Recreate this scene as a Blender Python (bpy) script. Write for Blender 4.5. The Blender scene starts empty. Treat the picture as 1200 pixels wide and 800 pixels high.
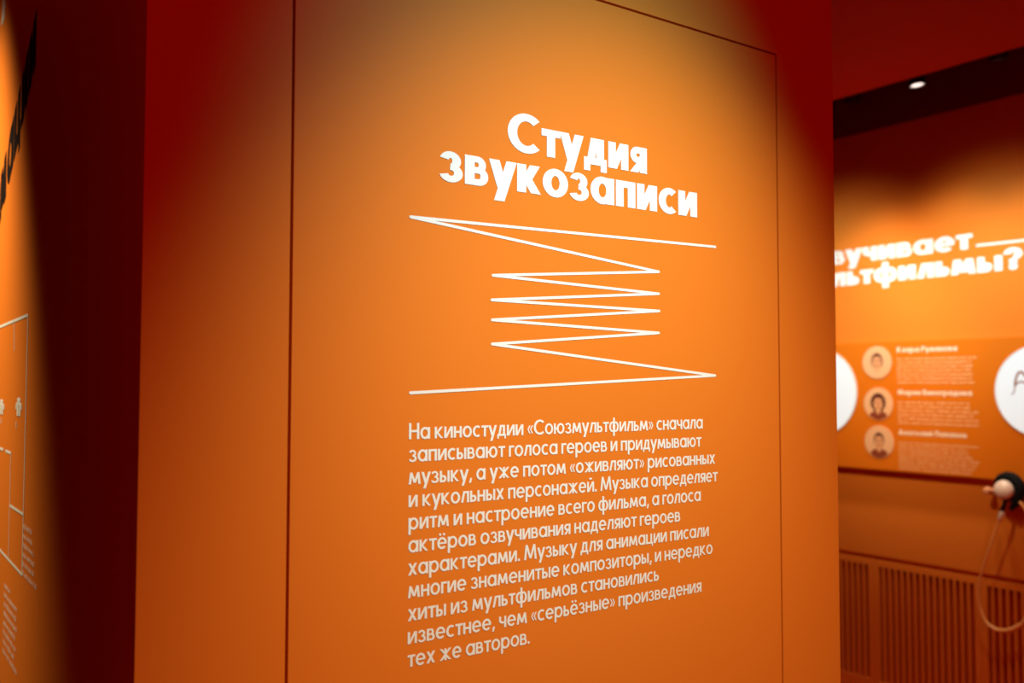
import bpy, bmesh, math, random
from mathutils import Vector, Matrix
random.seed(7)
S = bpy.context.scene
COL = S.collection

# ---------------------------------------------------------------- camera, world, exposure
F_PX, PITCH, YAW, ROLL = 1105.7, 0.0445139, 0.614625, 0.0014827
FWD = Vector((math.sin(YAW)*math.cos(PITCH), math.cos(YAW)*math.cos(PITCH), math.sin(PITCH)))
_R = Vector((math.cos(YAW), -math.sin(YAW), 0)); _U = _R.cross(FWD)
RIGHT = math.cos(ROLL)*_R + math.sin(ROLL)*_U
UP = math.cos(ROLL)*_U - math.sin(ROLL)*_R
D_WALL, CAM_H = 1.15, 1.60

def ray(px, py):
    return RIGHT*((px-600)/F_PX) + UP*((400-py)/F_PX) + FWD
_c = ray(165, 400)                      # the outer corner of the box stands at x = 0, y = 0
CAM = Vector((-_c.x/_c.y*D_WALL, -D_WALL, CAM_H))
def on_y(px, py, y=0.0):
    d = ray(px, py); return CAM + d*((y-CAM.y)/d.y)
def on_x(px, py, x):
    d = ray(px, py); return CAM + d*((x-CAM.x)/d.x)

cam_d = bpy.data.cameras.new('camera'); cam = bpy.data.objects.new('camera', cam_d); COL.objects.link(cam)
cam_d.sensor_width = 36.0; cam_d.lens = F_PX/1200*36.0; cam_d.clip_start = 0.02
cam.matrix_world = Matrix.Translation(CAM) @ Matrix((RIGHT, UP, -FWD)).transposed().to_4x4()
cam_d.dof.use_dof = True; cam_d.dof.focus_distance = 1.50; cam_d.dof.aperture_fstop = 3.2
S.camera = cam

w = bpy.data.worlds.new('dim_red_room'); S.world = w; w.use_nodes = True
w.node_tree.nodes['Background'].inputs[0].default_value = (1.0, 0.012, 0.004, 1)
w.node_tree.nodes['Background'].inputs[1].default_value = 0.25

S.view_settings.view_transform = 'Standard'; S.view_settings.look = 'None'
S.view_settings.gamma = 1.0; S.view_settings.use_curve_mapping = False
S.view_settings.exposure = 0.0

def spot(name, loc, target, watts, deg, blend, color, radius=0.03):
    l = bpy.data.lights.new(name, 'SPOT'); l.energy = watts; l.spot_size = math.radians(deg); l.spot_blend = blend
    l.color = color; l.shadow_soft_size = radius
    o = bpy.data.objects.new(name, l); COL.objects.link(o)
    o.location = loc; o.rotation_euler = (Vector(target)-Vector(loc)).to_track_quat('-Z', 'Y').to_euler()
    return o

X_BACK = 3.96
Z_SOFFIT = 2.90
# ceiling spot on the door: wide beam and its cooler core
spot('door_spot_light', (0.66, -1.22, 2.88), (0.75, 0, 1.25), 184, 55, 1.0, (1.0, 0.88, 0.5), 0.04)
spot('door_spot_core_light', (0.66, -1.22, 2.88), (0.66, 0, 1.92), 82, 44, 1.0, (0.16, 0.72, 1.0), 0.04)
# spot on the passage face of the box
spot('passage_spot_light', (-0.60, 1.50, 3.10), (0.0, 1.47, 0.98), 340, 60, 1.0, (1.0, 0.82, 0.46), 0.05)
# unseen spots added under the soffit to even the light on the rear heading
ADDED_REAR_SPOTS = [((2.20, 1.75, 2.86), (985, 350), 112, 66), ((2.20, 0.95, 2.86), (1165, 335), 100, 84)]
for _l, (_x, _y), _w, _k in ADDED_REAR_SPOTS:
    _t = on_x(_x, _y, X_BACK)
    spot('added_rear_light', _l, _t-Vector((0, 0, .22)), _w, 52, 1.0, (1.0, 0.86, 0.5), 0.05)
    spot('added_rear_core_light', _l, _t, _k, 34, 1.0, (0.16, 0.72, 1.0), 0.05)
# unseen downlights, added so the floor bounces red fill onto soffit and wall
spot('added_bounce_light', (2.55, 0.2, 2.86), (2.75, 0.35, 0), 48, 80, 0.8, (1.0, 0.80, 0.58), 0.04)
spot('added_bounce_light', (2.35, -1.5, 2.86), (2.55, -1.2, 0), 30, 80, 0.8, (1.0, 0.80, 0.58), 0.04)

# ---------------------------------------------------------------- materials
def mat(name, col, rough=0.5, spec=0.5, metal=0.0, emit=None, estr=0.0, bump=0.0, scale=400, mottled=0.0):
    m = bpy.data.materials.new(name); m.use_nodes = True
    nt = m.node_tree; b = nt.nodes['Principled BSDF']
    b.inputs['Base Color'].default_value = (*col, 1); b.inputs['Roughness'].default_value = rough
    b.inputs['Specular IOR Level'].default_value = spec; b.inputs['Metallic'].default_value = metal
    if emit: 
        b.inputs['Emission Color'].default_value = (*emit, 1); b.inputs['Emission Strength'].default_value = estr
    if bump or mottled:
        tc = nt.nodes.new('ShaderNodeTexCoord'); n = nt.nodes.new('ShaderNodeTexNoise')
        n.inputs['Scale'].default_value = scale; n.inputs['Detail'].default_value = 3
        nt.links.new(tc.outputs['Object'], n.inputs['Vector'])
        if bump:
            bp = nt.nodes.new('ShaderNodeBump'); bp.inputs['Strength'].default_value = bump; bp.inputs['Distance'].default_value = 0.001
            nt.links.new(n.outputs['Fac'], bp.inputs['Height']); nt.links.new(bp.outputs['Normal'], b.inputs['Normal'])
        if mottled:
            mx = nt.nodes.new('ShaderNodeMix'); mx.data_type = 'RGBA'
            mx.inputs[6].default_value = (*[c*(1-mottled) for c in col], 1); mx.inputs[7].default_value = (*[min(1, c*(1+mottled)) for c in col], 1)
            nt.links.new(n.outputs['Fac'], mx.inputs[0]); nt.links.new(mx.outputs[2], b.inputs['Base Color'])
    return m
PAINT = (0.75, 0.195, 0.020)
M = dict(
    paint=mat('orange_paint', PAINT, 0.55, 0.12, bump=0.12, scale=700, mottled=0.03),
    board=mat('orange_board', (0.74, 0.17, 0.006), 0.55, 0.12, bump=0.1, scale=600, mottled=0.02),
    soffit=mat('shade_reddened_soffit', (0.50, 0.016, 0.001), 0.8, 0.05, bump=0.1, mottled=0.03),  # orange paint, with its dimness put into a redder, darker colour
    gap=mat('dark_gap', (0.03, 0.004, 0.002), 0.9, 0.1, mottled=0.1),
    black=mat('black_ceiling', (0.20, 0.014, 0.010), 0.9, 0.1, mottled=0.1),
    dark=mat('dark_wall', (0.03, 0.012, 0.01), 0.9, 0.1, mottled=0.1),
    floor=mat('red_bounce_floor', (0.55, 0.07, 0.012), 0.7, 0.2, mottled=0.12, scale=20),  # unseen floor, coloured red so that it bounces red light upward
    white=mat('white_vinyl', (0.84, 0.85, 0.90), 0.45, 0.3, mottled=0.01),
    ink=mat('black_vinyl', (0.010, 0.004, 0.005), 0.8, 0.05, mottled=0.05),
    metal=mat('black_metal', (0.012, 0.012, 0.013), 0.45, 0.4, mottled=0.05),
    lens=mat('lit_lens', (0.9, 0.85, 0.8), 0.3, 0.5, emit=(1.0, 0.82, 0.74), estr=1.6, mottled=0.01),
    glow=mat('lit_disc', (0.40, 0.41, 0.44), 0.5, 0.1, emit=(0.92, 0.96, 1.0), estr=0.62, mottled=0.01),
    rows=mat('peach_vinyl', (0.94, 0.60, 0.34), 0.5, 0.1, mottled=0.02),
    names=mat('pale_peach_vinyl', (0.92, 0.70, 0.56), 0.5, 0.1, mottled=0.02),
    slot=mat('dark_red_backing', (0.40, 0.010, 0.002), 0.8, 0.05, mottled=0.05),
    peach=mat('orange_plastic', (0.85, 0.36, 0.18), 0.4, 0.3, mottled=0.02),
    print_=mat('pale_print', (0.86, 0.45, 0.25), 0.5, 0.1, mottled=0.03),
    skin=mat('printed_skin', (0.80, 0.36, 0.18), 0.5, 0.3, mottled=0.05),
    hair=mat('printed_hair', (0.10, 0.014, 0.008), 0.5, 0.3, mottled=0.1),
    cloth=mat('printed_clothing', (0.28, 0.05, 0.02), 0.5, 0.3, mottled=0.1),
    shell=mat('pale_plastic', (0.88, 0.66, 0.56), 0.3, 0.5, mottled=0.02),
    cable=mat('translucent_cable', (0.85, 0.36, 0.10), 0.35, 0.5, mottled=0.03),
    pad=mat('black_foam', (0.006, 0.006, 0.007), 0.85, 0.2, mottled=0.1),
    sketch=mat('brown_print', (0.35, 0.12, 0.05), 0.5, 0.3, mottled=0.1),
)

# ---------------------------------------------------------------- helpers
def link(name, bm, mats, parent=None, kind=None, smooth=False):
    me = bpy.data.meshes.new(name); bmesh.ops.recalc_face_normals(bm, faces=bm.faces) if kind != 'flat' else None
    bm.to_mesh(me); bm.free()
    for m in (mats if isinstance(mats, (list, tuple)) else [mats]): me.materials.append(m)
    if smooth:
        for p in me.polygons: p.use_smooth = True
    o = bpy.data.objects.new(name, me); COL.objects.link(o)
    if parent is not None:
        o.parent = parent; o.location = -parent.location if parent.type == 'EMPTY' and not parent.parent else (0, 0, 0)
    if kind == 'structure': o['kind'] = 'structure'
    return o
def empty(name, loc):
    o = bpy.data.objects.new(name, None); COL.objects.link(o); o.location = loc; o.empty_display_size = 0.05; return o
def tag(o, label, cat, group=None):
    o['label'] = label; o['category'] = cat
    if group: o['group'] = group
    return o
def box(bm, a, b, mi=0):
    x0, y0, z0 = a; x1, y1, z1 = b
    v = [bm.verts.new(p) for p in ((x0,y0,z0),(x1,y0,z0),(x1,y1,z0),(x0,y1,z0),(x0,y0,z1),(x1,y0,z1),(x1,y1,z1),(x0,y1,z1))]
    for f in ((0,3,2,1),(4,5,6,7),(0,1,5,4),(1,2,6,5),(2,3,7,6),(3,0,4,7)):
        bm.faces.new([v[i] for i in f]).material_index = mi
def boxes(*bs):
    bm = bmesh.new()
    for a, b in bs: box(bm, a, b)
    return bm
def struct(name, bm, m): return link(name, bm, m, kind='structure')
def tube(bm, pts, r, n=10, caps=True):
    pts = [Vector(p) for p in pts]; rings = []
    rs = r if isinstance(r, (list, tuple)) else [r]*len(pts)
    prev = None
    for i, p in enumerate(pts):
        t = (pts[min(i+1, len(pts)-1)] - pts[max(i-1, 0)]).normalized()
        if prev is None:
            a = Vector((0, 0, 1)) if abs(t.z) < 0.9 else Vector((1, 0, 0)); u = t.cross(a).normalized()
        else:
            u = (prev - t*prev.dot(t)).normalized()
        prev = u; v = t.cross(u)
        rings.append([bm.verts.new(p + (u*math.cos(2*math.pi*k/n) + v*math.sin(2*math.pi*k/n))*rs[i]) for k in range(n)])
    for a, b in zip(rings, rings[1:]):
        for k in range(n): bm.faces.new((a[k], a[(k+1) % n], b[(k+1) % n], b[k]))
    if caps: bm.faces.new(rings[0][::-1]); bm.faces.new(rings[-1])
def lathe(bm, origin, axis, prof, n=24):
    """prof: list of (distance along axis, radius); closed ends where radius is 0."""
    axis = Vector(axis).normalized(); u = axis.orthogonal().normalized(); v = axis.cross(u); rings = []
    for d, r in prof:
        c = Vector(origin) + axis*d
        rings.append([bm.verts.new(c)] if r == 0 else [bm.verts.new(c + (u*math.cos(2*math.pi*k/n)+v*math.sin(2*math.pi*k/n))*r) for k in range(n)])
    for a, b in zip(rings, rings[1:]):
        for k in range(n):
            k2 = (k+1) % n
            if len(a) == 1 and len(b) == 1: continue
            if len(a) == 1: bm.faces.new((a[0], b[k], b[k2]))
            elif len(b) == 1: bm.faces.new((a[k], b[0], a[k2]))
            else: bm.faces.new((a[k], b[k], b[k2], a[k2]))
def spline(pts, n=10):
    pts = [Vector(p) for p in pts]; out = []
    for i in range(len(pts)-1):
        p0, p1, p2, p3 = pts[max(i-1, 0)], pts[i], pts[i+1], pts[min(i+2, len(pts)-1)]
        for k in range(n):
            t = k/n
            out.append(0.5*((2*p1)+(p2-p0)*t+(2*p0-5*p1+4*p2-p3)*t*t+(3*p1-p0-3*p2+p3)*t**3))
    return out+[pts[-1]]

# ---- flat lettering: a geometric sans drawn with bars and rings, x-height 1
def rect(x0, y0, x1, y1): return [[(x0,y0),(x1,y0),(x1,y1),(x0,y1)]]
def diag(x0, y0, x1, y1, h): return [[(x0,y0),(x0+h,y0),(x1+h,y1),(x1,y1)]]
def ring(cx, cy, rx, ry, w, t, a0=0, a1=360):
    n = max(6, int(abs(a1-a0)/9)); out = []; w = min(w, rx*.86) if w < rx*.99 or w > rx else w; t = min(t, ry*.86) if t < ry*.99 or t > ry else t
    for k in range(n):
        q = []
        for a, s in ((a0+(a1-a0)*k/n, 0), (a0+(a1-a0)*k/n, 1), (a0+(a1-a0)*(k+1)/n, 1), (a0+(a1-a0)*(k+1)/n, 0)):
            c, s_ = math.cos(math.radians(a)), math.sin(math.radians(a))
            q.append((cx+c*(rx if s else rx-w), cy+s_*(ry if s else ry-t)))
        out.append(q)
    return out
def bowl(x0, y0, x1, y1, w, t, flip=False):
    hh = (y1-y0)/2; r = min(hh*1.02, abs(x1-x0)*0.8)
    if not flip:
        return rect(x0, y0, x1-r, y0+t)+rect(x0, y1-t, x1-r, y1)+ring(x1-r, (y0+y1)/2, r, hh, w, t, -90, 90)
    return rect(x0+r, y0, x1, y0+t)+rect(x0+r, y1-t, x1, y1)+ring(x0+r, (y0+y1)/2, r, hh, w, t, 90, 270)
def glyph(ch, w, t):
    C = 1.38; hw = w*1.12
    if ch == 'о': return ring(.5,.5,.5,.52,w,t), 1.0
    if ch == 'а': return ring(.5,.5,.5,.52,w,t)+rect(1.01-w,0,1.01,1), 1.01
    if ch == 'р': return ring(.51,.5,.5,.52,w,t)+rect(0,-.42,w,1), 1.01
    if ch == 'в': t *= .84; return rect(0,0,w,1)+bowl(0,.52-t/2,.74,1,w,t)+bowl(0,0,.82,.52+t/2,w,t), .82
    if ch == 'с': return ring(.5,.5,.5,.52,w,t,50,310), .86
    if ch in 'её':
        p = ring(.5,.5,.5,.52,w,t,0,318)+rect(w*.5,.5-t*.42,.97,.5+t*.42)
        if ch == 'ё': p += ring(.3,1.25,w*.5,w*.5,w*.499,w*.499)+ring(.7,1.25,w*.5,w*.5,w*.499,w*.499)
        return p, 1.0
    if ch == 'з': t *= .84; return ring(.36,.76-t/4,.36,.26+t/4,w*.88,t,-92,165)+ring(.38,.24+t/4,.40,.26+t/4,w*.88,t,-165,92), .78
    if ch in 'ий':
        W = .92
        p = rect(0,0,w,1)+rect(W-w,0,W,1)+diag(w*.15,0,W-w*1.15,1,w)
        if ch == 'й': p += ring(W/2,1.42,.24,.24,t*.8,t*.8,200,340)
        return p, W
    if ch == 'к': return rect(0,0,w,1)+diag(w*.55,.5,.86-hw,1,hw)+diag(.9-hw,0,w*.55,.5,hw), .9
    if ch == 'л': return rect(.88-w,0,.88,1)+rect(.24,1-t,.88,1)+diag(0,0,.24,1,w), .88
    if ch == 'м': return diag(0,0,.13,1,w)+diag(1.2-w,0,1.07-w,1,w)+diag(.6-w*.5,.12,.13,1,w)+diag(.6-w*.5,.12,1.07-w,1,w), 1.2
    if ch == 'н': return rect(0,0,w,1)+rect(.86-w,0,.86,1)+rect(0,.5-t/2,.86,.5+t/2), .86
    if ch == 'п': return rect(0,0,w,1)+rect(.86-w,0,.86,1)+rect(0,1-t,.86,1), .86
    if ch == 'т': return rect(0,1-t,.78,1)+rect(.39-w/2,0,.39+w/2,1), .78
    if ch == 'у': W = .86+w*.45; return diag(W*.5-hw*.5,0,0,1,hw)+diag(W*.5-hw*.5-(W*.5-hw*.5)*.42,-.42,W-hw,1,hw), W
    if ch == 'ф': return ring(.42,.5,.42,.52,w,t)+ring(.88,.5,.42,.52,w,t)+rect(.65-w/2,-.42,.65+w/2,1.4), 1.3
    if ch == 'х': return diag(0,0,.9-hw,1,hw)+diag(.9-hw,0,0,1,hw), .9
    if ch == 'ч': return rect(.82-w,0,.82,1)+rect(0,.66,w,1)+ring(.41,.66,.41,.32,w,t,180,275)+rect(.41,.34,.82,.34+t), .82
    if ch == 'ь': return rect(0,0,w,1)+bowl(0,0,.72,.62,w,t), .72
    if ch == 'ы': return rect(0,0,w,1)+bowl(0,0,.70,.62,w,t)+rect(.80,0,.80+w,1), .80+w
    if ch == 'ю': return rect(0,0,w,1)+rect(0,.5-t/2,w+.22,.5+t/2)+ring(w+.6,.5,.48,.52,w,t), w+1.08
    if ch == 'я': return rect(.8-w,0,.8,1)+bowl(.02,.36,.8,1,w,t,True)+diag(0,0,.36,.42,hw), .8
    if ch == 'ж': return rect(.62-w/2,0,.62+w/2,1)+diag(0,0,.5,.5,hw)+diag(.5,.5,0,1,hw)+diag(1.24-hw,0,.74-hw,.5,hw)+diag(.74-hw,.5,1.24-hw,1,hw), 1.24
    if ch == 'г': return rect(0,0,w,1)+rect(0,1-t,.62,1), .62
    if ch == 'д': return rect(0,0,1.0,t)+rect(0,-.24,w*.8,t)+rect(1-w*.8,-.24,1,t)+rect(.88-w,0,.88,1)+rect(.3,1-t,.88,1)+diag(.12,t*.5,.3,1,w), 1.0
    if ch == 'ц': return rect(0,0,w,1)+rect(.86-w,0,.86,1)+rect(0,0,.98,t)+rect(.98-w*.7,-.24,.98,t), .98
    if ch == 'Н': return rect(0,0,w,C)+rect(1.04-w,0,1.04,C)+rect(0,C/2-t/2,1.04,C/2+t/2), 1.04
    if ch == 'С': return ring(.74,C/2,.74,C/2+.02,w*1.08,t*1.05,46,314), 1.26
    if ch == 'М': return diag(0,0,.18,C,w)+diag(1.5-w,0,1.32-w,C,w)+diag(.75-w*.5,.1,.18,C,w)+diag(.75-w*.5,.1,1.32-w,C,w), 1.5
    if ch == 'К': return rect(0,0,w,C)+diag(w*.5,C*.52,1.02-hw,C,hw)+diag(1.08-hw,0,w*.5,C*.52,hw), 1.08
    if ch == 'Р': return rect(0,0,w,C)+bowl(0,C*.4,.86,C,w,t), .86
    if ch == 'В': return rect(0,0,w,C)+bowl(0,C*.5-t/2,.84,C,w,t)+bowl(0,0,.92,C*.5+t/2,w,t), .92
    if ch == 'А': return diag(0,0,.6-hw*.5,C,hw)+diag(1.2-hw,0,.6-hw*.5,C,hw)+rect(.3,.3,.9,.3+t), 1.2
    if ch == 'П': return rect(0,0,w,C)+rect(1.0-w,0,1.0,C)+rect(0,C-t,1.0,C), 1.0
    if ch == '.': return ring(w*.55,w*.5,w*.55,w*.55,w*.549,w*.549), w*1.1
    if ch == ',': return diag(0,-.22,w*.5,w*.9,w*.9), w*1.3
    if ch in '«»':
        p = []
        for k in (0, .3):
            a, b, c = (k+.22, .12), (k, .5), (k+.22, .88)
            for (q, r_) in ((a, b), (b, c)): p += diag(q[0], q[1], r_[0], r_[1], w*.62)
        W = .52+w*.62
        if ch == '»': p = [[(W-x, y) for x, y in q] for q in p]
        return p, W
    if ch == '?': return ring(.42,1.0,.42,.4,w,t,-90,180)+rect(.42-w/2,.36,.42+w/2,.7)+ring(.42,w*.5,w*.56,w*.56,w*.55,w*.55), .86
    raise KeyError(ch)
def set_text(s, w, t, gap=.12, space=.40):
    polys, x = [], 0.0
    for ch in s:
        if ch == ' ': x += space; continue
        p, adv = glyph(ch, w, t)
        kern = .055 if ch in 'утг' else 0.0
        if ch == 'у' and x: x -= .045
        polys += [[(a+x, b) for a, b in q] for q in p]; x += adv+gap-kern; last = gap-kern
    return polys, x-last
def flat(bm, polys, o, du, dv, n, sx, sz, lift=0.0006, mi=0):
    for i, q in enumerate(polys):
        area = sum(q[k][0]*q[(k+1) % len(q)][1]-q[(k+1) % len(q)][0]*q[k][1] for k in range(len(q)))
        q = q if area > 0 else q[::-1]
        bm.faces.new([bm.verts.new(o+du*(x*sx)+dv*(y*sz)+n*(lift+1.5e-6*(i % 60))) for x, y in q]).material_index = mi
ZV = Vector((0, 0, 1))
FRONT = (Vector((1, 0, 0)), ZV, Vector((0, -1, 0)))      # reading direction, up, outward
SIDE = (Vector((0, -1, 0)), ZV, Vector((-1, 0, 0)))
def text_line(name, s, a, b, xh, plane, m, parent, w, t, gap=.12, space=.40, lift=0.0006, shift=0.0):
    """Letters s on a plane, from point a to point b along the reading direction, x-height xh."""
    du, dv, n = plane; polys, W = set_text(s, w, t, gap, space); L = (b-a).dot(du)
    bm = bmesh.new(); flat(bm, polys, a, du, dv, n, L/W, xh, lift)
    return link(name, bm, m, parent, 'flat')
def stroke(bm, pts, wd, plane, lift=0.0006, round_=True):
    du, dv, n = plane
    P = [Vector(p) for p in pts]
    for i, (a, b) in enumerate(zip(P, P[1:])):
        d = (b-a).normalized(); s = n.cross(d)*(wd/2); l = n*(lift+3e-6*(i % 20))
        bm.faces.new([bm.verts.new(q+l) for q in (a-s, b-s, b+s, a+s)])
    if round_:
        for i, p in enumerate(P):
            l = n*(lift+8e-5+3e-6*(i % 20))
            bm.faces.new([bm.verts.new(p+l+(du*math.cos(k*math.pi/8)+dv*math.sin(k*math.pi/8))*(wd/2)) for k in range(16)])
def disc(bm, c, r, plane, lift, mi=0, n=40, ry=None, a0=0, a1=360):
    du, dv, nn = plane; ry = ry or r
    vs = [bm.verts.new(c+nn*lift+du*(r*math.cos(math.radians(a0+(a1-a0)*k/n)))+dv*(ry*math.sin(math.radians(a0+(a1-a0)*k/n)))) for k in range(n if a1-a0 == 360 else n+1)]
    bm.faces.new(vs).material_index = mi

# ---------------------------------------------------------------- the room
gx0 = on_y(339, 500).x; gx1 = on_y(913.2, 432).x; gz = on_y(909.3, 64).z      # door gap
W_BOX = on_y(980, 432).x
G = 0.0042; T = 0.10; Z_TOP = 3.30
struct('wall_front', boxes(((0, 0, 0), (gx0-G/2, T, Z_TOP)), ((gx1+G/2, 0, 0), (W_BOX, T, Z_TOP)), ((gx0-G/2, 0, gz+G/2), (gx1+G/2, T, Z_TOP))), M['paint'])
struct('wall_left', boxes(((0, T, 0), (T, 4.2, Z_TOP))), M['paint'])
struct('wall_right', boxes(((W_BOX-T, T, 0), (W_BOX, 4.2, Z_TOP))), M['paint'])
struct('trim_1', boxes(((gx0-0.03, T-0.045, 0), (gx1+0.03, T+0.01, gz+0.03))), M['gap'])
door = struct('door_1', boxes(((gx0+G/2, 0, 0.006), (gx1-G/2, 0.045, gz-G/2))), M['paint'])
struct('floor', boxes(((-0.85, -3.2, -0.1), (X_BACK+0.1, 4.2, 0.0))), M['floor'])
struct('wall_light_blocker', boxes(((-0.85, -0.42, 0), (-0.75, 4.2, Z_TOP))), M['dark'])  # unseen dark wall, added to keep ambient light off the left face
struct('wall_far', boxes(((-0.85, 4.2, 0), (X_BACK+0.1, 4.3, Z_TOP+0.3))), M['dark'])
# ceiling: low soffit over the room, a black slot beside the rear wall
zt = on_x(980, 163, X_BACK).z                                                # top of the painted rear wall
xs = X_BACK
d = ray(980, 116.5); xs = CAM.x+d.x*((Z_SOFFIT-CAM_H)/d.z)                  # edge of the soffit
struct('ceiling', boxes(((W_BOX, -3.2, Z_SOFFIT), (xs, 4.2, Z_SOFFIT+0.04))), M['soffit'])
struct('trim_2', boxes(((W_BOX, -3.2, Z_TOP+0.15), (X_BACK+0.1, 4.2, Z_TOP+0.2)), ((xs-0.05, -3.2, Z_SOFFIT+0.04), (xs-0.02, 4.2, Z_TOP+0.15))), M['black'])
zb0 = on_x(983, 545, X_BACK).z; zb1 = on_x(985, 403, X_BACK).z               # display board bottom and top
zg = on_x(984, 646, X_BACK).z
struct('wall_rear', boxes(((X_BACK, -3.2, zg+0.012), (X_BACK+0.1, 4.2, zt)), ((X_BACK+0.02, -3.2, 0), (X_BACK+0.1, 4.2, zg+0.012))), M['paint'])
struct('trim_3', boxes(((X_BACK+0.004, -3.2, zt), (X_BACK+0.1, 4.2, Z_TOP+0.15))), M['black'])


# ---------------------------------------------------------------- lettering on the door
DOORF = FRONT
def fpt(px, py): return on_y(px, py)
t1 = empty('wall_title', fpt(665, 200))
tag(t1, 'bold white two-line heading lettering on the orange door above the zigzag line', 'lettering')
za = (fpt(613, 179).z+fpt(757.9, 203.7).z)/2; zb = (fpt(527.5, 213).z+fpt(815.5, 254.5).z)/2
def on_line(px, z):                 # point on the door at pixel column px and height z
    p = on_y(px, 300); return Vector((p.x, 0, z))
xh = fpt(746, 171).z-fpt(746, 201).z
text_line('text_line', 'Студия', on_line(594.5, za), on_line(758.3, za), xh, FRONT, M['white'], t1, .34, .26, .07)
text_line('text_line', 'звукозаписи', on_line(514.5, zb), on_line(817, zb), xh, FRONT, M['white'], t1, .34, .26, .07)

zz = [(838,289.2),(481.1,254.1),(771.8,318.4),(577.4,322.5),(771.8,344.1),(576.1,351.3),(772.3,364.3),(576.5,374.7),(771.8,390),(576.5,403),(838,439.9),(480.7,460.2)]
bm = bmesh.new(); stroke(bm, [fpt(*p) for p in zz], 0.0042, FRONT)
tag(link('zigzag_line', bm, M['white'], None, 'flat'), 'thin white zigzag line running back and forth between heading and paragraph', 'line drawing')

lines = ['На киностудии «Союзмультфильм» сначала', 'записывают голоса героев и придумывают', 'музыку, а уже потом «оживляют» рисованных',
    'и кукольных персонажей. Музыка определяет', 'ритм и настроение всего фильма, а голоса', 'актёров озвучивания наделяют героев',
    'характерами. Музыку для анимации писали', 'многие знаменитые композиторы, и нередко', 'хиты из мультфильмов становились',
    'известнее, чем «серьёзные» произведения', 'тех же авторов.']
ends = [(877,79),(873,131),(911,178),(918,230),(870,286),(812,345),(892,386),(902,436),(751,512),(870,537),(390,690)]
lefts = [(50,107),(46,168),(46,230),(47,298),(45,364),(44,432),(43,494),(43,560),(42,622),(42,690),(42,755)]
pz = lambda q: (460+q[0]/2.425, 470+q[1]/2.425)
zl = [(fpt(*pz(a)).z+fpt(*pz(b)).z)/2 for a, b in zip(lefts, ends)]
nL = len(zl); mi_ = sum(range(nL))/nL; mz = sum(zl)/nL
sl = sum((i-mi_)*(z-mz) for i, z in enumerate(zl))/sum((i-mi_)**2 for i in range(nL))
xl = fpt(*pz((44, 430))).x
t2 = empty('wall_paragraph', Vector((xl+0.25, 0, mz)))
tag(t2, 'white eleven-line paragraph lettering on the orange door below the zigzag line', 'lettering')
xh2 = (fpt(*pz((95, 73))).z-fpt(*pz((95, 106))).z)
for i, s in enumerate(lines):
    z = mz+sl*(i-mi_); p, W = set_text(s, .235, .19, .10, .38)
    a = Vector((xl, 0, z)); b = on_line(pz(ends[i])[0], z)

    text_line('text_line', s, a, b, xh2, FRONT, M['white'], t2, .235, .19, .10, .38)

# ---------------------------------------------------------------- graphics on the passage face
def spt(px, py): return on_x(px, py, 0.0)
def word_rows(bm, o, rows, pitch, xh, plane, width, lift=0.0006, seed=1):
    """rows of tiny illegible print: short strokes grouped as words"""
    rnd = random.Random(seed); du, dv, n = plane
    for r in range(rows):
        x = 0.0; W = width if isinstance(width, (int, float)) else width[r]
        while x < W:
            word = rnd.uniform(3, 9)*xh*0.85; word = min(word, W-x)
            k = 0.0
            while k < word-xh*.2:
                hgt = rnd.choice((1, 1, 1, 1.3))
                p = o+du*(x+k)-dv*(pitch*r)
                q = [(0,0),(xh*.26,0),(xh*.26,xh*hgt),(0,xh*hgt)]
                bm.faces.new([bm.verts.new(p+du*a+dv*b+n*lift) for a, b in q])
                if rnd.random() < .6:
                    y = rnd.choice((0, .4, .8))*xh
                    q = [(xh*.26,y),(xh*.62,y),(xh*.62,y+xh*.2),(xh*.26,y+xh*.2)]
                    bm.faces.new([bm.verts.new(p+du*a+dv*b+n*(lift+2e-6)) for a, b in q])
                k += xh*.66
            x += word+xh*.75
def side_z(px, pys): return sum(spt(px, y).z for y in pys)/len(pys)
# black heading: set on a slope, its last letters rise towards the dark corner
p0, p1 = spt(-1, 266), spt(42, 76)
sd = (p1-p0).normalized(); SLOPE = (sd, ZV, SIDE[2])
hx = (spt(17, 160).z-spt(17, 210).z)*1.18
g5 = set_text('мации', .33, .26, .08)[1]; g8 = set_text('анимации', .33, .26, .08)[1]
c1 = empty('passage_heading', p1)
tag(c1, 'black bold heading lettering rising on the left passage face of the box', 'lettering')
text_line('text_line', 'анимации', p1-sd*((p1-p0).length*g8/g5), p1, hx, SLOPE, M['ink'], c1, .36, .28, .08)
c0 = empty('passage_overline', spt(4, 10))
tag(c0, 'pale letter tail at the top left corner above the black heading', 'lettering')
q0, q1 = spt(0.5, 12), spt(9.5, 12)
text_line('letter', 'у', q0, q1, hx, SIDE, M['white'], c0, .34, .27)

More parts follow.
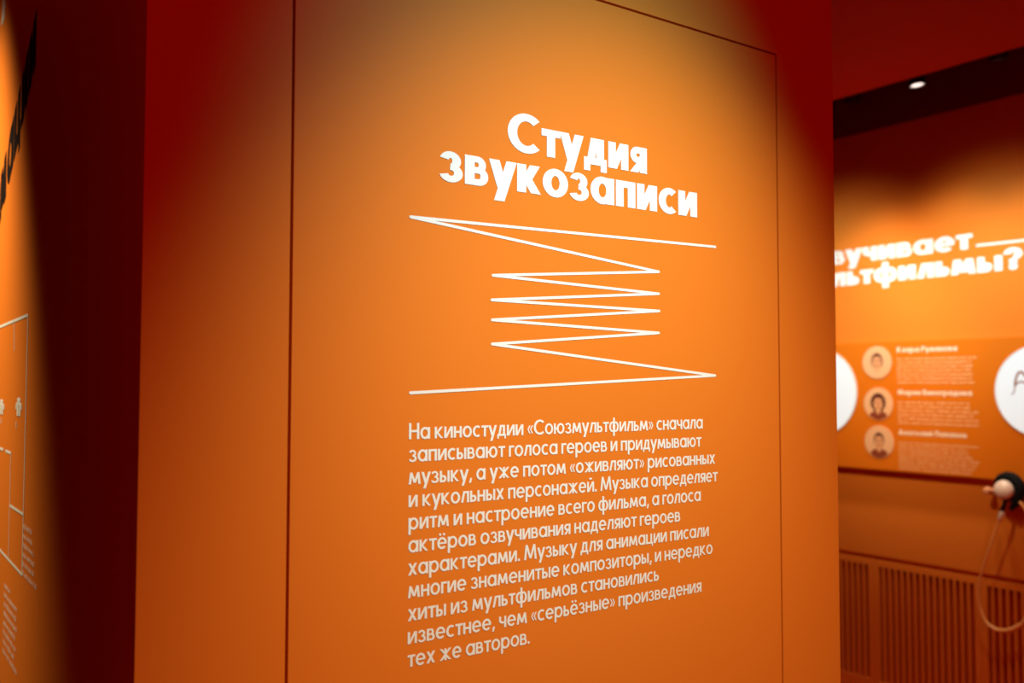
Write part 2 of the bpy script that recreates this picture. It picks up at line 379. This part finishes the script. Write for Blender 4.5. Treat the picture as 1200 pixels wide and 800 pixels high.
# diagram frame with pictograms
dg = empty('wall_diagram', spt(20, 520))
tag(dg, 'thin white line diagram with pictograms on the left passage face', 'diagram')
def seg(name, pts, wd):
    bm = bmesh.new(); stroke(bm, [spt(*p) for p in pts], wd, SIDE); link(name, bm, M['white'], dg, 'flat')
seg('outer_frame', [(-30, 395.5), (33, 369), (26, 673), (-30, 610)], 0.006)
seg('inner_line', [(17, 375), (17, 410)], 0.004)
seg('dashed_line', [(-10, 521.5), (4, 526.5)], 0.006)
seg('dashed_line', [(7, 528), (13, 530.5)], 0.006)
seg('inner_line', [(13, 530), (10, 656)], 0.004)
seg('inner_line', [(12, 592), (27, 602)], 0.006)
def pictogram(px0, px1, y0, y1):
    a, b = spt(px0, y0), spt(px1, y1); yc = (a.y+b.y)/2; hgt = a.z-b.z; wd = abs(a.y-b.y)
    bm = bmesh.new(); o = Vector((0, yc, b.z)); du, dv, n = SIDE
    disc(bm, o+dv*hgt*.86, wd*.28, SIDE, 0.0006, n=16, ry=hgt*.13)
    flat(bm, [[(-.5,.62),(.5,.62),(.32,.74),(-.32,.74)], [(-.3,0),(-.04,0),(-.04,.62),(-.3,.62)], [(.04,0),(.3,0),(.3,.62),(.04,.62)], [(-.5,.34),(-.34,.34),(-.34,.62),(-.5,.62)], [(.34,.34),(.5,.34),(.5,.62),(.34,.62)]], o, du, dv, n, wd, hgt)
    link('person_pictogram', bm, M['white'], dg, 'flat')
pictogram(19, 25.5, 465, 488); pictogram(-1, 5, 467, 486)
seg('tick_mark', [(19.3, 495), (19.3, 500)], 0.006); seg('tick_mark', [(1.5, 491), (1.5, 495)], 0.006)
bm = bmesh.new(); o = spt(27.5, 615); wz = o.z-spt(27.5, 682).z
word_rows(bm, o-ZV*0.006, 6, wz/6, wz/6*.45, SIDE, [o.y-spt(k, 640).y for k in (37, 38.5, 40, 41, 41, 44)], seed=3)
tag(link('small_caption', bm, M['white'], None, 'flat'), 'small pale caption beside the lower right corner of the line diagram', 'lettering')
bm = bmesh.new(); o = spt(5.5, 684); wz = o.z-spt(5.5, 775).z
word_rows(bm, o-ZV*0.006, 8, wz/8, wz/8*.45, SIDE, [o.y-spt(k, 700).y for k in (12, 20, 20, 21, 19, 21, 18, 22)], seed=5)
tag(link('small_caption', bm, M['white'], None, 'flat'), 'small pale text block under the line diagram at the bottom left', 'lettering')

# ---------------------------------------------------------------- rear wall: heading, board, portraits
def bpt(px, py, off=0.0): return on_x(px, py, X_BACK-off)
t3 = empty('rear_heading', bpt(1080, 300))
tag(t3, 'bold white out-of-focus heading lettering on the far rear wall', 'lettering')
z1 = bpt(1130, 292.2).z; hx1 = bpt(1080, 283).z-bpt(1080, 300).z
z2 = bpt(1100, 324).z; 
def bl(px, z, off=0.0):
    p = bpt(px, 300, off); return Vector((X_BACK-off, p.y, z))
gl = set_text('вучивает', .35, .27, .06)[1]; gf = set_text('озвучивает', .35, .27, .06)[1]
L = (bl(974, z1)-bl(1140, z1)).y
text_line('text_line', 'озвучивает', bl(1140, z1)+Vector((0, L*gf/gl, 0)), bl(1140, z1), hx1, SIDE, M['white'], t3, .35, .27, .06)
gl = set_text('льтфильмы?', .35, .27, .06)[1]; gf = set_text('мультфильмы?', .35, .27, .06)[1]
L = (bl(974, z2)-bl(1199, z2)).y
text_line('text_line', 'мультфильмы?', bl(1199, z2)+Vector((0, L*gf/gl, 0)), bl(1199, z2), hx1, SIDE, M['white'], t3, .35, .27, .06)
bm = bmesh.new(); stroke(bm, [bpt(1145, 287.5), bpt(1205, 281), bpt(1300, 271)], 0.010, SIDE)
tag(link('rear_line', bm, M['white'], None, 'flat'), 'thin pale line on the rear wall right of the upper heading word', 'line drawing')

OB = 0.042                              # the board stands this far off the wall
bd = link('display_board', boxes(((X_BACK-OB, -1.6, zb0), (X_BACK-0.0005, 3.6, zb1))), M['board'])
tag(bd, 'long orange display board with portraits and texts on the rear wall', 'display board')
XB = X_BACK-OB
def brd(px, py): return on_x(px, py, XB)
def light_disc(cx, cy, rpx, label, marks):
    c = brd(cx, cy); r = (brd(cx, cy-rpx)-c).z
    root = empty('round_lightbox', c); tag(root, label, 'lightbox', 'round glowing lightboxes on the board')
    b = bmesh.new(); lathe(b, c, (-1, 0, 0), [(0, 0), (0, r), (.005, r), (.005, r*.975), (.003, r*.975), (.003, 0)], 48); link('rim', b, M['white'], root)
    b = bmesh.new(); disc(b, c, r*.975, SIDE, .004, n=48); link('diffuser', b, M['glow'], root, 'flat')
    if marks:
        b = bmesh.new()
        for pts, wd in marks: stroke(b, [brd(*p) for p in spline([Vector((x, y, 0)) for x, y in pts], 5) for p in [(p.x, p.y)]] , wd, SIDE, .0046)
        link('print', b, M['sketch'], root, 'flat')
light_disc(961, 459, 50, 'glowing white round lightbox half hidden behind the door box edge', None)
light_disc(1221, 458, 55, 'glowing white round lightbox with brown marks at the right frame edge', [([(1190, 452), (1191, 444), (1194, 437), (1198, 436), (1202, 440)], .010), ([(1191, 450), (1197, 447), (1203, 449)], .007), ([(1186, 462), (1189, 459), (1190, 453)], .005)])

def portrait(cx, cy, label, style):
    c = brd(cx, cy); r = (brd(cx, cy-19)-c).z
    b = bmesh.new(); lathe(b, c, (-1, 0, 0), [(0, 0), (0, r), (.003, r), (.003, 0)], 40)
    def el(x, y, rx, ry, mi, l, a0=0, a1=360): disc(b, c+SIDE[0]*(x*r)+ZV*(y*r), rx*r, SIDE, l, mi, 28, ry*r, a0, a1)
    sh = 2 if style['dark'] else 3
    # shoulders kept inside the round print
    q = [(-.62,-.74),(-.3,-.93),(0,-.985),(.3,-.93),(.62,-.74),(.5,-.55),(.2,-.42),(-.2,-.42),(-.5,-.55)]
    flat(b, [q], c, SIDE[0], ZV, SIDE[2], r, r, .0034, style['cloth'])
    hw, hh = style['hair']
    el(0, .08, hw, hh, 2, .0036)
    el(0, -.42, .15, .2, 1, .0038)
    el(0, 0, .31, .42, 1, .0040)
    el(0, .36, .30, .12, 2, .0042, 0, 180)
    for s in (-1, 1):
        el(s*.13, .05, .05, .025, 2, .0044); el(s*.13, .14, .08, .02, 2, .0044)
    el(0, -.22, .11, .03, 3, .0044); el(0, -.08, .03, .07, 4, .0044)
    o = link('portrait_photo', b, [M['print_'], M['skin'], M['hair'], M['cloth'], M['sketch']], None, 'flat')
    tag(o, label, 'portrait', 'round portrait photos on the board')
portrait(1028, 424.5, 'round portrait photo of person, uppermost of the three on the board', dict(dark=0, hair=(.40, .50), cloth=0))
portrait(1029.5, 473, 'round portrait photo of person with full dark hair, middle of the three', dict(dark=1, hair=(.52, .58), cloth=3))
portrait(1030.5, 517.5, 'round portrait photo of person in dark jacket, lowest of the three', dict(dark=0, hair=(.36, .50), cloth=3))
for s, y, x0, x1, py0, py1, rows, xe, lab in (
        ('Клара Румянова', 412.5, 1051, 1121.5, 419, 451, 7, (1144, 1139, 1141, 1138, 1140, 1139, 1141), 'pale name and text block beside the uppermost portrait'),
        ('Мария Виноградова', 462.5, 1052, 1139, 469.5, 498, 6, (1136, 1138, 1147, 1140, 1147, 1147), 'pale name and text block beside the middle portrait with dark hair'),
        ('Анатолий Папанов', 509.5, 1053, 1133, 517, 551, 8, (1147, 1134, 1136, 1140, 1147, 1144, 1141, 1138), 'pale name and text block beside the lowest portrait')):
    root = empty('biography_text', brd(x0, y)); tag(root, lab, 'lettering', 'biography texts on the board')
    z = brd(1060, y).z; a = brd(x0, y); bq = brd(x1, y); a.z = bq.z = z
    text_line('name_line', s, a, bq, 0.019, SIDE, M['names'], root, .32, .26)
    o = brd(x0, py0); pit = (o.z-brd(x0, py1).z)/rows
    b = bmesh.new(); word_rows(b, o-ZV*pit*.6, rows, pit, pit*.44, SIDE, [o.y-brd(k, y).y for k in xe], seed=rows*3)
    link('text_rows', b, M['rows'], root, 'flat')

# ---------------------------------------------------------------- slatted panels low on the rear wall
k3 = 3.075
def low(px, py): return on_x(px, py, X_BACK)
ztop = low(960+218/k3, 540+380/k3).z; zbot = max(0.05, low(960+85/k3, 540+756/k3).z)
yl = low(960+218/k3, 700).y; yr = low(960+560/k3, 700).y; yl3 = low(960+607/k3, 700).y
wid = yl-yr; pier = yr-yl3
zcap = zg-0.012
nslot = 15; pitch = wid/(nslot-.45)
labels = ['orange slatted vent panel partly hidden behind the door box edge', 'orange slatted vent panel, whole one in the middle of the rear wall', 'orange slatted vent panel behind the hanging cable loop at the right']
panel0 = None
def slat_panel(y_left, label):
    """front sheet with vertical slots cut through it, dark backing behind"""
    root = empty('slatted_panel', (X_BACK, y_left-wid/2, 0)); tag(root, label, 'vent panel', 'slatted vent panels low on the rear wall')
    x0, x1 = X_BACK-.004, X_BACK+.016
    yA, yB = y_left+pier/2-.0008, y_left-wid-pier/2+.0008
    b = boxes(((x0, yB, ztop), (x1, yA, zcap)), ((x0, yB, 0.005), (x1, yA, zbot)), ((x0, y_left, zbot), (x1, yA, ztop)), ((x0, yB, zbot), (x1, y_left-wid, ztop)))
    link('frame', b, M['paint'], root)
    b = bmesh.new()
    for k in range(nslot-1):
        y = y_left-k*pitch-pitch*.55
        box(b, (x0, y-pitch*.34, zbot), (x1, y, ztop))
    link('slats', b, M['paint'], root)
    b = boxes(((x1+.0005, yB, zbot-.01), (x1+.003, yA, ztop+.01))); link('backing', b, M['slot'], root)
    return root
for k, lab in zip((-1, 0, 1), labels): slat_panel(yl-k*(wid+pier), lab)

# ---------------------------------------------------------------- headphones on a hook
hc = on_x(1176, 573, X_BACK-0.09); P = lambda px, py, off=0.09: on_x(px, py, X_BACK-off)
u = (P(1176, 563)-P(1176, 573)).z/10            # metres per pixel there
hk = empty('wall_hook', Vector((X_BACK, hc.y+.03, hc.z+.03))); tag(hk, 'small peg holding the headphones under the right end of the board', 'hook')
pk = P(1158, 575, 0.06)
b = bmesh.new(); lathe(b, Vector((X_BACK, pk.y, pk.z)), (-1, 0, 0), [(0, 0), (0, .010), (.05, .010), (.058, .018), (.07, .018), (.075, .012), (.075, 0)], 20); link('peg', b, M['peach'], hk, smooth=True)
b = bmesh.new(); lathe(b, Vector((X_BACK, pk.y, pk.z)), (-1, 0, 0), [(0, 0), (0, .022), (.005, .022), (.006, 0)], 20); link('rosette', b, M['paint'], hk)
hp = empty('headphones', hc); tag(hp, 'black headphones with pale ear cup hanging under the board at right', 'headphones')
# headband: a dark arc over and behind the ear cup
arc = [P(*p, .07) for p in ((1168, 566), (1171, 561), (1178, 558.5), (1186, 560), (1192, 566), (1194.5, 575), (1193, 584), (1189, 591), (1185, 597))]
b = bmesh.new(); tube(b, spline(arc, 6), [.010+.016*math.sin(math.pi*i/48) for i in range(49)], 12); link('headband', b, M['pad'], hp, smooth=True)
ax_ = (CAM-hc).normalized()*.6+Vector((-1, 0, 0.25)); ax_.normalize()
cc = P(1176, 573.5, .10)
b = bmesh.new(); lathe(b, cc-ax_*.03, ax_, [(0, 0), (0, .030), (.008, .040), (.028, .042), (.040, .036), (.048, .022), (.051, 0)], 28)
ec = link('ear_cup', b, M['shell'], hp, smooth=True)
b = bmesh.new(); lathe(b, cc-ax_*.055, ax_, [(0, 0), (0, .036), (.008, .045), (.020, .045), (.026, .038), (.026, 0)], 28)
pd = link('ear_pad', b, M['pad'], ec, smooth=True); pd.location = (0, 0, 0)
b = bmesh.new(); tube(b, [P(1160, 574.5, .09), P(1165, 575, .10), P(1170, 575, .10)], [.010, .008, .012], 10); link('hinge', b, M['peach'], hp, smooth=True)
b = bmesh.new(); tube(b, [P(1178, 585, .09), P(1176, 593, .09), P(1174, 600, .09)], [.007, .009, .007], 10); link('yoke', b, M['pad'], hp, smooth=True)
b = bmesh.new(); lathe(b, P(1175, 599, .09), P(1171.5, 609, .09)-P(1175, 599, .09), [(0, 0), (0, .008), (.004, .011), (.036, .010), (.045, .005), (.045, 0)], 14); link('cable_plug', b, M['shell'], hp, smooth=True)
loop = [P(1172, 608, .09), P(1166, 625), P(1158, 648), P(1151, 668), P(1147, 690), P(1148.5, 712), P(1156, 729), P(1168, 737.5), P(1181, 738.5), P(1193, 734), P(1203, 724), P(1211, 700), P(1213, 660), P(1208, 620), P(1202, 598), P(1195, 588)]
pl = spline(loop, 8)
b = bmesh.new(); tube(b, pl, [.0055+.005*max(0, 1-abs(i-68)/28) for i in range(len(pl))], 8); link('cable', b, M['cable'], hp, smooth=True)

# ---------------------------------------------------------------- track and spotlights in the ceiling slot
XT = X_BACK-0.42
TRACK_Z = Z_SOFFIT+0.26
tr = link('lighting_track', boxes(((XT-.018, -1.0, TRACK_Z), (XT+.018, 3.2, TRACK_Z+.03)), ((XT-.004, .2, TRACK_Z+.03), (XT+.004, .21, Z_TOP+.15)), ((XT-.004, 2.4, TRACK_Z+.03), (XT+.004, 2.41, Z_TOP+.15))), M['metal'])
tag(tr, 'long black lighting track in the dark ceiling slot above the rear wall', 'lighting track')
WARM = (1.0, 0.86, 0.66)
def track_spot(px, py, label, aim, watts, deg, blend=0.9, lit=True, core=0.0, beam=None):
    front = on_x(px, py, XT)                       # centre of the lens
    root = empty('track_spotlight', (XT, front.y, TRACK_Z)); tag(root, label, 'spotlight', 'track spotlights in the ceiling slot')
    ax = (Vector(aim)-front).normalized(); tail = front-ax*.13
    b = bmesh.new(); lathe(b, tail, ax, [(0, 0), (0, .030), (.012, .036), (.13, .036), (.13, .030), (.118, .028), (.118, 0)], 28); link('lamp_head', b, M['metal'], root)
    b = bmesh.new(); lathe(b, front-ax*.010, ax, [(0, 0), (0, .0275), (.004, .0275), (.006, .015), (.0065, 0)], 24); link('lens', b, M['lens'] if lit else M['pad'], root)
    b = bmesh.new(); top = Vector((XT, front.y, TRACK_Z)); tube(b, [tail+ax*.05, Vector((XT, front.y, (tail+ax*.05).z+.05)), top], .008, 10); link('stem', b, M['metal'], root)
    b = boxes(((XT-.016, front.y-.05, TRACK_Z-.022), (XT+.016, front.y+.05, TRACK_Z))); link('track_adapter', b, M['metal'], root)
    aim = beam or aim
    l = spot('beam_light', front+ax*.08, aim, watts, deg, blend, WARM, .06); l.parent = root; l.location = (front+ax*.08)-root.location
    if core:
        l = spot('beam_core_light', front+ax*.08, aim, core, deg*.62, 1.0, (.12, .62, 1.0), .06); l.parent = root; l.location = (front+ax*.08)-root.location
track_spot(1075, 100.5, 'black track spotlight with glowing lens, middle one in the dark ceiling slot', on_x(1075, 100.5, XT)+Vector((0.0, -.12, -1)), 32, 84, 1.0, True, 0, bpt(1080, 600))
track_spot(999, 121, 'black track spotlight beside the door box edge in the dark ceiling slot', bpt(990, 600), 48, 74, 1.0, True, 0)
track_spot(1170, 70, 'black track spotlight, rightmost in the dark ceiling slot', bpt(1180, 600), 40, 74, 1.0, True, 0)
